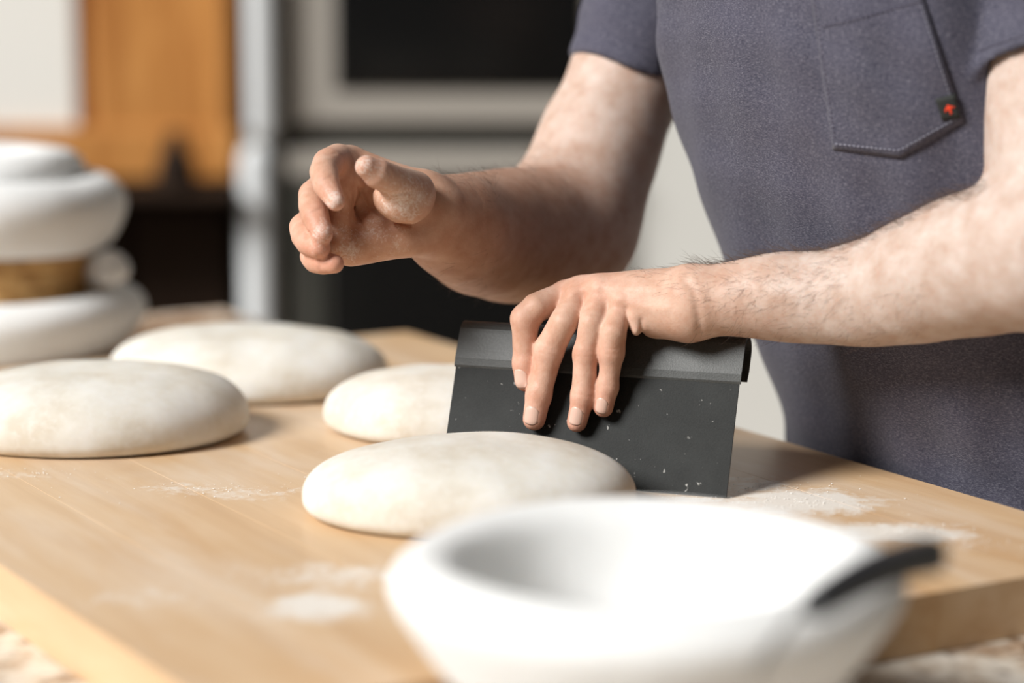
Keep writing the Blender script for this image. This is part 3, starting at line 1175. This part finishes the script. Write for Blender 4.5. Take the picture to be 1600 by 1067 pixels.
# fingernails: small curved plates wrapped on the fingertips
def nail(center, n, along, w, l, r_up=.00035, edge=False):
    n = nrm(n); along = nrm(along - n * (along @ n)); side = np.cross(along, n)
    NU, NV_ = 11, 13
    V, F = [], []
    for j in range(NV_):
        y = -1 + 2 * j / (NV_ - 1)
        wid = (1 - abs(y) ** 5 * .5) * (1.0 if y < 0 else 1.0)
        for i in range(NU):
            x = (-1 + 2 * i / (NU - 1)) * wid
            yy = y - (0.22 * x * x if y > 0 else -0.22 * x * x) * abs(y)
            o = center + side * (x * w / 2) + along * (yy * l / 2)
            hit = bvh.ray_cast(Vector(o + n * .008), Vector(-n), .03)
            h = np.array(hit[0]) if hit[0] is not None else o
            tuck = -.0002 if (abs(x) > .8 or y < -.8) else 0
            V.append(h + n * (r_up + tuck - .0004 * (abs(x) > .95)))
    for j in range(NV_ - 1):
        for i in range(NU - 1):
            a = j * NU + i
            F.append((a, a + 1, a + NU + 1, a + NU))
    me = mesh('fingernail', V, F)
    o = link('fingernail', me, M['nail'], body_ob)
    so = o.modifiers.new('thick', 'SOLIDIFY'); so.thickness = .0005; so.offset = -1
    return o


def toward(u, v, sx, sy):
    return nrm(-VIEW + RGT * sx + UPV * sy)


def nail_at(u, v, t, n, tip, base_, w, l):
    o = P(u, v, t)
    return nail(o, n, tip - base_, w, l)


for kf, (u, v, w, l, sx) in {'i': (811, 592, .0115, .0125, -.45), 'm': (828, 649, .0105, .0125, -.40), 'r': (898, 650, .0100, .0120, -.30), 'p': (938, 634, .0085, .0105, -.35)}.items():
    tp, bs = FING_L[kf][5][0], FING_L[kf][4][0]
    n = nrm(SNF + RGT * sx)
    cpos = np.array([0, 0, CAMH])
    dr = nrm(P(u, v, 1.0) - cpos)
    hit = bvh.ray_cast(Vector(cpos), Vector(dr), 3.0)
    ctr = np.array(hit[0]) if hit[0] is not None else tp
    nail(ctr, n, tp - bs, w, l)

# ------------------------------------------------------------------ the shirt
# torso loft: z, centre along BD (from the board's edge), half width along AD, half depth along BD
T0 = np.array([0.345, 1.745, 0.0])
LEANV = -BD
TZ = np.array([-.30, -.10, .0, .10, .20, .30, .38, .46, .54])
TF = np.array([-.04, -.03, -.012, .040, .083, .114, .122, .12, .12])      # forward shift (towards the board)
TA = np.array([.175, .178, .176, .174, .174, .178, .175, .15, .10])
TB_ = np.array([.120, .122, .122, .122, .122, .120, .112, .095, .07])
TS = np.array([0, 0, 0, 0, .0, .0, 0, 0, 0])
aD, bD = AD.astype(np.float32), BD.astype(np.float32)


def smooth_interp(z, X, Y):
    zf = np.linspace(X[0], X[-1], 200)
    yf = np.interp(zf, X, Y)
    ker = np.hanning(31); ker /= ker.sum()
    yf = np.convolve(np.pad(yf, 15, mode='edge'), ker, mode='valid')
    return np.interp(z, zf, yf).astype(np.float32)


def torso_d(p):
    z = p[:, 2]
    f = smooth_interp(z, TZ, TF); a = smooth_interp(z, TZ, TA); b = smooth_interp(z, TZ, TB_)
    q = p - T0.astype(np.float32)
    la_ = q @ aD
    lb_ = q @ bD + f
    k = (np.abs(la_ / a) ** 2.3 + np.abs(lb_ / b) ** 2.3) ** (1 / 2.3)
    d = (k - 1) * np.minimum(a, b) * .9
    d = np.maximum(d, z - .50)
    d = np.maximum(d, -.16 - z)
    return d


def lerp(a, b, t): return a + (b - a) * t


SLR = [(RS, .067), (P(1036, -60, 1.885), .0545), (P(987, 110, 1.873), .0490)]        # right sleeve
SLL = [(LS, .070), (P(1645, -60, 1.548), .0600), (P(1648, 118, 1.527), .0525)]
HEM_R = (P(970, 121, 1.873), nrm(P(958, 170, 1.872) - P(985, 50, 1.878) + np.array([-.012, 0, 0])))
HEM_L = (P(1600, 100, 1.527), nrm(P(1621, 160, 1.522) - P(1600, 100, 1.527)))


def shirt_sdf(p):
    d = torso_d(p)
    d = smin(d, smin(cone(p, LS, NK, .068, .085), cone(p, RS, NK, .068, .085), .03), .05)
    for sl, (hp, hn), k in ((SLR, HEM_R, .016), (SLL, HEM_L, .006)):
        e = chain(p, [(sl[0][0], sl[0][1]), (sl[1][0], sl[1][1]), (sl[2][0] + (sl[2][0] - sl[1][0]) * .4, sl[2][1])], .02)
        cut = (p - hp.astype(np.float32)) @ hn.astype(np.float32)
        e = smax(e, cut, .003)
        inner = chain(p, [(sl[1][0], sl[1][1] - .0075), (sl[2][0] + (sl[2][0] - sl[1][0]) * .5, sl[2][1] - .0075)], .02)
        inner = np.maximum(inner, -cut - .010)
        e = smax(e, -inner, .0015)
        d = smin(d, e, k)
    # neck opening
    d = smax(d, -cone(p, NK + np.array([-.03, -.02, .05]), NECK, .066, .075), .004)
    m = np.abs(d) < .02
    q = p[m]
    d[m] += (0.0022 * np.sin(q[:, 2] * 38 + q[:, 0] * 55 + 1.5 * np.sin(q[:, 1] * 22)) * np.sin(q[:, 0] * 33 - q[:, 1] * 41 + .6)
             + 0.0012 * np.sin(q[:, 0] * 120 + q[:, 2] * 70) * np.sin(q[:, 1] * 60 + q[:, 2] * 90))
    return d


SV, SQ = polygonize(shirt_sdf, axis([(.02, .62, .003)]), axis([(1.44, 2.06, .003)]), axis([(-.17, .60, .003)]))
shirt_ob = link('shirt', fast_mesh('shirt', SV, SQ), M['shirt'], man)
sbvh = BVHTree.FromPolygons([Vector(v) for v in SV.tolist()], SQ.tolist())
CAMP = np.array([0, 0, CAMH])


def on_shirt(u, v, lift=0.0):
    d = nrm(P(u, v, 1.0) - CAMP)
    o = CAMP.copy()
    h = sbvh.ray_cast(Vector(o), Vector(d), 4.0)
    if h[0] is None:
        return P(u, v, 1.65)
    # smooth the normal
    n = np.array(h[1])
    return np.array(h[0]) + n * lift


# chest pocket: outline seen at these photo pixels, laid on the shirt
def quad_pt(s, t):
    """s across 0..1, t down 0..1 of the pocket incl. its pointed bottom"""
    L0, L1 = np.array((1258., -70.)), np.array((1302., 233.))
    R0, R1 = np.array((1421., -70.)), np.array((1507., 188.))
    bot = np.array((1408., 246.))
    l = L0 + (L1 - L0) * t
    r = R0 + (R1 - R0) * t
    q = l + (r - l) * s
    sb = 0.52
    w = s / sb if s < sb else (1 - s) / (1 - sb)
    straight = L1 + (R1 - L1) * sb
    q = q + (bot - straight) * w * max(0, (t - .5) / .5)
    return q


NS, NTT = 26, 34
PV, PF = [], []
base_pts = np.array([[on_shirt(*quad_pt(i / (NS - 1), j / (NTT - 1))) for i in range(NS)] for j in range(NTT)])
sm = base_pts.copy()
POCK_N = nrm(np.cross(base_pts[NTT // 2, NS // 2 + 3] - base_pts[NTT // 2, NS // 2 - 3], base_pts[NTT // 2 - 3, NS // 2] - base_pts[NTT // 2 + 3, NS // 2]))
if POCK_N @ VIEW > 0: POCK_N = -POCK_N
for j in range(NTT):
    for i in range(NS):
        edge = min(i, NS - 1 - i, NTT - 1 - j)
        PV.append(base_pts[j, i] + POCK_N * ((.0004 + .0018 * min(1, i / (NS * .6))) * (1 if edge > 0 else .6)))
for j in range(NTT - 1):
    for i in range(NS - 1):
        a = j * NS + i
        PF.append((a, a + 1, a + NS + 1, a + NS))
pocket = link('pocket', mesh('pocket', PV, PF), M['shirt'], shirt_ob)
so = pocket.modifiers.new('thick', 'SOLIDIFY'); so.thickness = .0014; so.offset = 0


def tube_path(V, F, pts, r, n=5):
    o = len(V)
    pts = [np.asarray(p) for p in pts]
    for i, p in enumerate(pts):
        d = nrm(pts[min(i + 1, len(pts) - 1)] - pts[max(i - 1, 0)])
        a = nrm(np.cross(d, [0.31, 0.2, 0.93])); b = np.cross(d, a)
        rr = r[i] if isinstance(r, (list, tuple)) else r
        for k in range(n):
            th = 2 * math.pi * k / n
            V.append(p + (a * math.cos(th) + b * math.sin(th)) * rr)
    for i in range(len(pts) - 1):
        for k in range(n):
            j = (k + 1) % n
            F.append((o + i * n + k, o + i * n + j, o + (i + 1) * n + j, o + (i + 1) * n + k))


def stitches(path, name, mat, lift=.0032, dash=.0019, gap=.0013, r=.00038):
    pts = np.array([on_shirt(*q) + POCK_N * lift for q in path])
    seg = np.linalg.norm(np.diff(pts, axis=0), axis=1)
    cum = np.concatenate([[0], np.cumsum(seg)])
    at = lambda s: np.array([np.interp(s, cum, pts[:, k]) for k in range(3)])
    V, F = [], []
    s = 0
    while s < cum[-1] - dash:
        a, b = at(s), at(s + dash)
        m = (a + b) / 2 + POCK_N * .0003
        tube_path(V, F, [a - POCK_N * .0002, m, b - POCK_N * .0002], [r * .6, r, r * .6], 5)
        s += dash + gap
    o = link(name, mesh(name, V, F), mat, shirt_ob)
    o['kind'] = 'stuff'
    return o


ins = .035
stitches([quad_pt(s, 1 - ins) for s in np.linspace(.03, .97, 40)], 'stitching', M['thread'])
stitches([quad_pt(.965, t) for t in np.linspace(.30, .965, 30)], 'stitching', M['thread'])
stitches([quad_pt(.03, t) for t in np.linspace(.15, .965, 30)], 'stitching', M['thread_dark'], .0012)
stitches([(1285 + s * 160, 40 - s * 42 + 3 * math.sin(s * 3)) for s in np.linspace(0, 1, 20)], 'stitching', M['thread_dark'])
stitches([(1532 + s * 75, 78 - s * 26) for s in np.linspace(0, 1, 14)], 'stitching', M['thread_dark'], .0006)

# woven label with the red bird
LT = [(1463, 153), (1494, 145), (1503, 183), (1474, 187)]
lv = [on_shirt(*q) + POCK_N * .0036 for q in LT]
nlab = 6
V, F = [], []
for j in range(nlab):
    for i in range(nlab):
        s, t_ = i / (nlab - 1), j / (nlab - 1)
        V.append((lv[0] * (1 - s) + lv[1] * s) * (1 - t_) + (lv[3] * (1 - s) + lv[2] * s) * t_)
for j in range(nlab - 1):
    for i in range(nlab - 1):
        a = j * nlab + i
        F.append((a, a + 1, a + nlab + 1, a + nlab))
lab = link('label_tag', mesh('label_tag', V, F), M['label_black'], shirt_ob)
lab['label'] = 'small black woven label with a red bird'
so = lab.modifiers.new('thick', 'SOLIDIFY'); so.thickness = .0008; so.offset = 0


def tagpt(s, t_, lift=.0009):
    return (lv[0] * (1 - s) + lv[1] * s) * (1 - t_) + (lv[3] * (1 - s) + lv[2] * s) * t_ + POCK_N * lift


# swallow: head up, swept wings, forked tail (s, t in label space)
bird = [(.50, .29), (.56, .36), (.68, .40), (.92, .50), (.72, .52), (.62, .53), (.63, .66), (.67, .80), (.59, .73), (.53, .86), (.51, .70), (.47, .56),
        (.35, .58), (.22, .70), (.25, .54), (.34, .44), (.43, .37)]
bird = [(.55 + (a_ - .55) * .82, .56 + (b_ - .56) * .82) for a_, b_ in bird]
bv2 = [tagpt(s, t_) for s, t_ in bird] + [tagpt(s, t_, -.0001) for s, t_ in bird]
k = len(bird)
bf = [tuple(range(k)), tuple(reversed(range(k, 2 * k)))] + [(i, (i + 1) % k, k + (i + 1) % k, k + i) for i in range(k)]
link('bird_emblem', mesh('bird_emblem', bv2, bf), M['label_red'], shirt_ob, False)

# ------------------------------------------------------------------ arm hair
HV, HF = [], []
qa = BV[BQ]
qar = np.linalg.norm(np.cross(qa[:, 2] - qa[:, 0], qa[:, 3] - qa[:, 1]), axis=1) / 2
VAREA = np.zeros(len(BV))
for k in range(4):
    np.add.at(VAREA, BQ[:, k], qar / 4)


def grow_hair(sel, n, axis_dir, length, seed, lift=.45, r0=.00007):
    r = np.random.default_rng(seed)
    idx = np.nonzero(sel)[0]
    if len(idx) == 0: return
    wgt = VAREA[idx] / VAREA[idx].sum()
    pick = r.choice(idx, size=n, p=wgt)
    for i in pick:
        p = BV[i] + r.normal(size=3) * .0012
        p = p - NRM[i] * ((p - BV[i]) @ NRM[i])
        nn = NRM[i].astype(float)
        g = axis_dir - nn * (axis_dir @ nn)
        g = nrm(g + r.normal(size=3) * .38)
        L = length * (0.5 + 0.8 * r.random())
        d0 = nrm(g + nn * lift * (0.4 + 1.0 * r.random()))
        pts = [p - nn * .0005]
        for k in range(1, 5):
            bend = nrm(d0 * (1 - .16 * k) + g * .18 * k + r.normal(size=3) * .07 - nn * .05 * k)
            pts.append(pts[-1] + bend * L / 4)
        tube_path(HV, HF, pts, [r0, r0, r0 * .9, r0 * .7, r0 * .3], 3)


ldir = nrm(LW - LE)
inL = (bu > 1085) & (bu < 1560) & (bt < 1.68) & (bv_ < 560) & (bv_ > 250)
grow_hair(inL & (NRM[:, 2] > .6) & (NRM @ VIEW > -.35), 2300, nrm(ldir + np.array([0, .35, .1])), .013, 1, .62)
grow_hair(inL & (NRM[:, 2] <= .75) & (NRM[:, 2] > -.1) & (bu < 1330), 1100, nrm(ldir * .9 + np.array([0, 0, -.35])), .011, 2, .25, .00005)
grow_hair(inL & (NRM[:, 2] <= -.1) & (bu < 1450), 700, nrm(ldir + np.array([0, 0, -.5])), .011, 3, .35, .00006)
inH = (bu > 985) & (bu < 1100) & (bv_ < 462) & (bt < 1.72) & (bt > 1.58)
grow_hair(inH & (NRM[:, 2] > .35), 230, nrm(ldir), .008, 4, .55, .00005)
rdir = nrm(RM['m'] - RE)
inR = (bu > 674) & (bu < 900) & (bt > 1.66) & (bt < 1.95) & (bv_ > 220) & ((bu < 780) | (bt > 1.75))
grow_hair(inR & (NRM[:, 2] > .3), 700, rdir, .012, 5, .55, .00006)
grow_hair(inR & (NRM[:, 2] <= .3), 600, nrm(rdir + np.array([0, 0, -.4])), .012, 6, .35, .00006)
hair = link('arm_hair', mesh('arm_hair', HV, HF), M['hair'], man)
hair['kind'] = 'stuff'

# trousers and shoes, hidden by the island
def legs_sdf(p):
    d = None
    hip = T0 + BD * .04
    for sgn in (-1, 1):
        a = hip + AD * (.09 * sgn) + ZD * -.12
        kx = hip + AD * (.11 * sgn) + ZD * -.48 - BD * .02
        an = hip + AD * (.12 * sgn) + BD * .02; an[2] = FLOOR_Z + .07
        e = chain(p, [(a, .098), (kx, .072), (an, .055)], .02)
        d = e if d is None else smin(d, e, .02)
    d = smin(d, ellip(p, hip + ZD * -.10, AX3, (.168, .112, .12)), .03)
    return np.maximum(d, (FLOOR_Z + .05) - p[:, 2])


lV, lQ = polygonize(legs_sdf, axis([(.0, .75, .009)]), axis([(1.4, 2.2, .009)]), axis([(FLOOR_Z, .05, .009)]))
link('trousers', fast_mesh('trousers', lV, lQ), M['denim'], man)
for sgn in (-1, 1):
    cshoe = T0 + BD * .02 + AD * (.12 * sgn)
    def shoe_sdf(p, cshoe=cshoe):
        a = cshoe.copy(); a[2] = FLOOR_Z + .04
        d = smin(cone(p, a + BD * .05, a - BD * .15, .044, .040), cone(p, a + BD * .03, a + BD * .03 + ZD * .06, .045, .045), .02)
        return np.maximum(d, FLOOR_Z + .001 - p[:, 2])
    v_, q_ = polygonize(shoe_sdf, axis([(cshoe[0] - .3, cshoe[0] + .3, .007)]), axis([(cshoe[1] - .3, cshoe[1] + .3, .007)]), axis([(FLOOR_Z - .02, FLOOR_Z + .18, .007)]))
    link('shoe', fast_mesh('shoe', v_, q_), M['leather'], man)
tag(man, 'man in a heather navy pocket t-shirt pressing the scraper, other palm raised', 'person')


# ------------------------------------------------------------------ lined proofing baskets
def wobble(seed, amp):
    r = np.random.default_rng(seed)
    ph = r.random(6) * 6.28
    def w(a, rr, z):
        s = sum(math.sin((k + 2) * a + ph[k]) / (k + 1) for k in range(5))
        return rr * (1 + amp * s * .35), z + amp * .06 * math.sin(3 * a + ph[5])
    return w


def basket(loc, R, H, label, seed, roll=.016, wall=.010, base_r=.72, drop=.5, extra=None, n=72, ex=.7):
    """rattan bowl of coiled cane with a white liner rolled over its rim"""
    root = empty('proofing_basket', loc)
    # coiled cane: ring on ring
    coils = 8
    prof = [(0.0, 0.0)]
    outer_p, inner_p = [], []
    for i in range(coils):
        f = (i + .5) / coils
        rr = R * (base_r + (1 - base_r) * f ** ex)
        hz = H * f
        for a in range(5):
            th = math.radians(-80 + 40 * a)
            outer_p.append((rr + .004 * math.cos(th), hz + H / coils * .5 * math.sin(th)))
    inner_p = [(r_ - wall, z_ if i else .006) for i, (r_, z_) in enumerate(outer_p)][::-5]
    V, F = lathe([(0.0005, 0)] + [(R * base_r * .9, 0)] + outer_p + inner_p + [(R * base_r * .8, .007), (0.0005, .007)], n)
    o = link('coiled_cane', mesh('coiled_cane', V, F), M['rattan'], None)
    o.parent = root
    # liner
    Rr = R - wall / 2
    pts = []
    z_low = H * (1 - drop)
    f_low = 1 - drop
    r_low = R * (base_r + (1 - base_r) * f_low ** ex) + .007
    pts.append((r_low, z_low))
    pts.append((r_low + roll * .35, z_low + .001))
    for k in range(9):
        th = math.radians(-25 + 25 * k)
        pts.append((Rr + .002 + (roll + .0015) * math.cos(th) * .95, H + roll * .25 + roll * .9 * math.sin(th)))
    r_in = R - wall - .003
    for f in (.75, .5, .28, .14):
        rr = (R * (base_r + (1 - base_r) * f ** ex)) - wall - .003
        pts.append((rr - .002, H * f + .006))
    pts.append((R * base_r * .6, .014)); pts.append((.0005, .013))
    V, F = lathe(pts, n, wobble(seed, .022))
    o = link('cloth_liner', mesh('cloth_liner', V, F), M['cloth'], None)
    o.parent = root
    sub = o.modifiers.new('sub', 'SUBSURF'); sub.levels = 1; sub.render_levels = 1
    if extra: extra(root)
    tag(root, label, 'basket', 'cloth-lined proofing baskets')
    return root


# foreground basket on the granite before the board
FB_R, FB_H = 0.1095, 0.0925
fb = P(1010, 940, 1.158)
basket((fb[0], fb[1], CT), FB_R, FB_H, 'big out-of-focus white-lined basket in the foreground with a black handle across its rim', 5, roll=.018, drop=.50, base_r=.46, ex=1.0)

# stack on the far end of the island
sx = P(15, 520, 2.36)
basket((sx[0], sx[1], CT), .112, .040, 'lowest white-lined basket of the stack at left', 8, roll=.024, drop=.8, base_r=.80)
sx2 = P(-5, 430, 2.35)
basket((sx2[0], sx2[1], CT + .0148), .098, .124, 'middle basket of the stack, golden cane showing under its white liner', 13, roll=.034, drop=.27, base_r=.72)
sx3 = P(-12, 300, 2.35)
basket((sx3[0], sx3[1], CT + .106), .068, .066, 'topmost small white-lined basket of the stack at left', 17, roll=.026, drop=.5, base_r=.80)
# rolled cloth wedged between the two lower baskets
rc = P(165, 422, 2.33)
rv, rf_ = lathe([(.0005, -.030), (.010, -.030), (.016, -.026), (.0185, -.012), (.019, 0), (.0185, .012), (.016, .026), (.010, .030), (.0005, .030)], 28, wobble(3, .05))
ro = link('rolled_cloth', mesh('rolled_cloth', rv, rf_), M['cloth'])
ro.location = tuple(rc); ro.rotation_euler = (math.radians(78), 0, math.radians(28))
tag(ro, 'small rolled white cloth wedged beside the middle basket of the stack', 'cloth')

# black-handled tool lying across the foreground basket's rim
h0, h1 = P(1266, 949, 1.018), P(1466, 864, 1.108)
tool = empty('scoring_tool', h0)
hd_ = nrm(h1 - h0); hl = float(np.linalg.norm(h1 - h0))
hs = nrm(np.cross(hd_, ZD)); hu = np.cross(hs, hd_)
V, F = [], []
NSEG = 18
for i in range(NSEG + 1):
    s = i / NSEG
    w = .0062 + .0022 * s + .0008 * math.sin(s * math.pi)
    h_ = .0064 + .0022 * s
    endf = 1.0 if s < .92 else math.sqrt(max(0, 1 - ((s - .92) / .085) ** 2))
    endf *= 1.0 if s > .04 else .75 + 6 * s
    for k in range(14):
        th = 2 * math.pi * k / 14
        cs, sn = math.cos(th), math.sin(th)
        V.append(h0 + hd_ * (s * hl) + hs * (w * endf * math.copysign(abs(cs) ** .7, cs)) + hu * (h_ * endf * math.copysign(abs(sn) ** .7, sn)) + hu * (.004 * math.sin(s * 3.1)))
for i in range(NSEG):
    for k in range(14):
        j = (k + 1) % 14
        F.append((i * 14 + k, i * 14 + j, (i + 1) * 14 + j, (i + 1) * 14 + k))
F.append(tuple(reversed(range(14)))); F.append(tuple(range(NSEG * 14, NSEG * 14 + 14)))
link('handle', mesh('handle', V, F), M['black_handle'], tool)
V, F = [], []
sh_end = h0 - hd_ * .045 + np.array([0, 0, -.018])
tube_path(V, F, [h0 + hd_ * .01, h0 - hd_ * .012, sh_end], [.0016, .0016, .0012], 10)
link('shank', mesh('shank', V, F), M['shank'], tool)
tag(tool, 'black rounded handle of a scoring tool resting on the foreground basket rim', 'tool')

# ------------------------------------------------------------------ loose flour
FV, FF = [], []


def grain(p, r):
    o = len(FV)
    a = RNG.random() * 6.28
    for k in range(5):
        th = a + k * 1.2566
        FV.append((p[0] + r * math.cos(th) * (0.7 + .6 * RNG.random()), p[1] + r * math.sin(th) * (0.7 + .6 * RNG.random()), .0005))
    FV.append((p[0], p[1], .0005 + r * .55))
    for k in range(5):
        FF.append((o + k, o + (k + 1) % 5, o + 5))


for (u, v, ru, rv, amp) in FLOUR:
    c0 = G(u, v)
    for k in range(int(220 * amp)):
        a, rad = RNG.random() * 6.28, abs(RNG.normal()) * .5
        p = (c0[0] + ru * rad * math.cos(a), c0[1] + rv * rad * math.sin(a))
        q = np.array([p[0], p[1], 0])
        if not (B_CAM + .01 < q @ BD < B_MAN - .01 and A_FAR + .01 < q @ AD < A_NEAR - .01): continue
        grain(p, .0002 + .0006 * RNG.random() ** 3)
fo = link('loose_flour', mesh('loose_flour', FV, FF), M['flour'], None, True)
tag(fo, 'loose white flour scattered over the wooden board', 'flour', None, 'stuff')
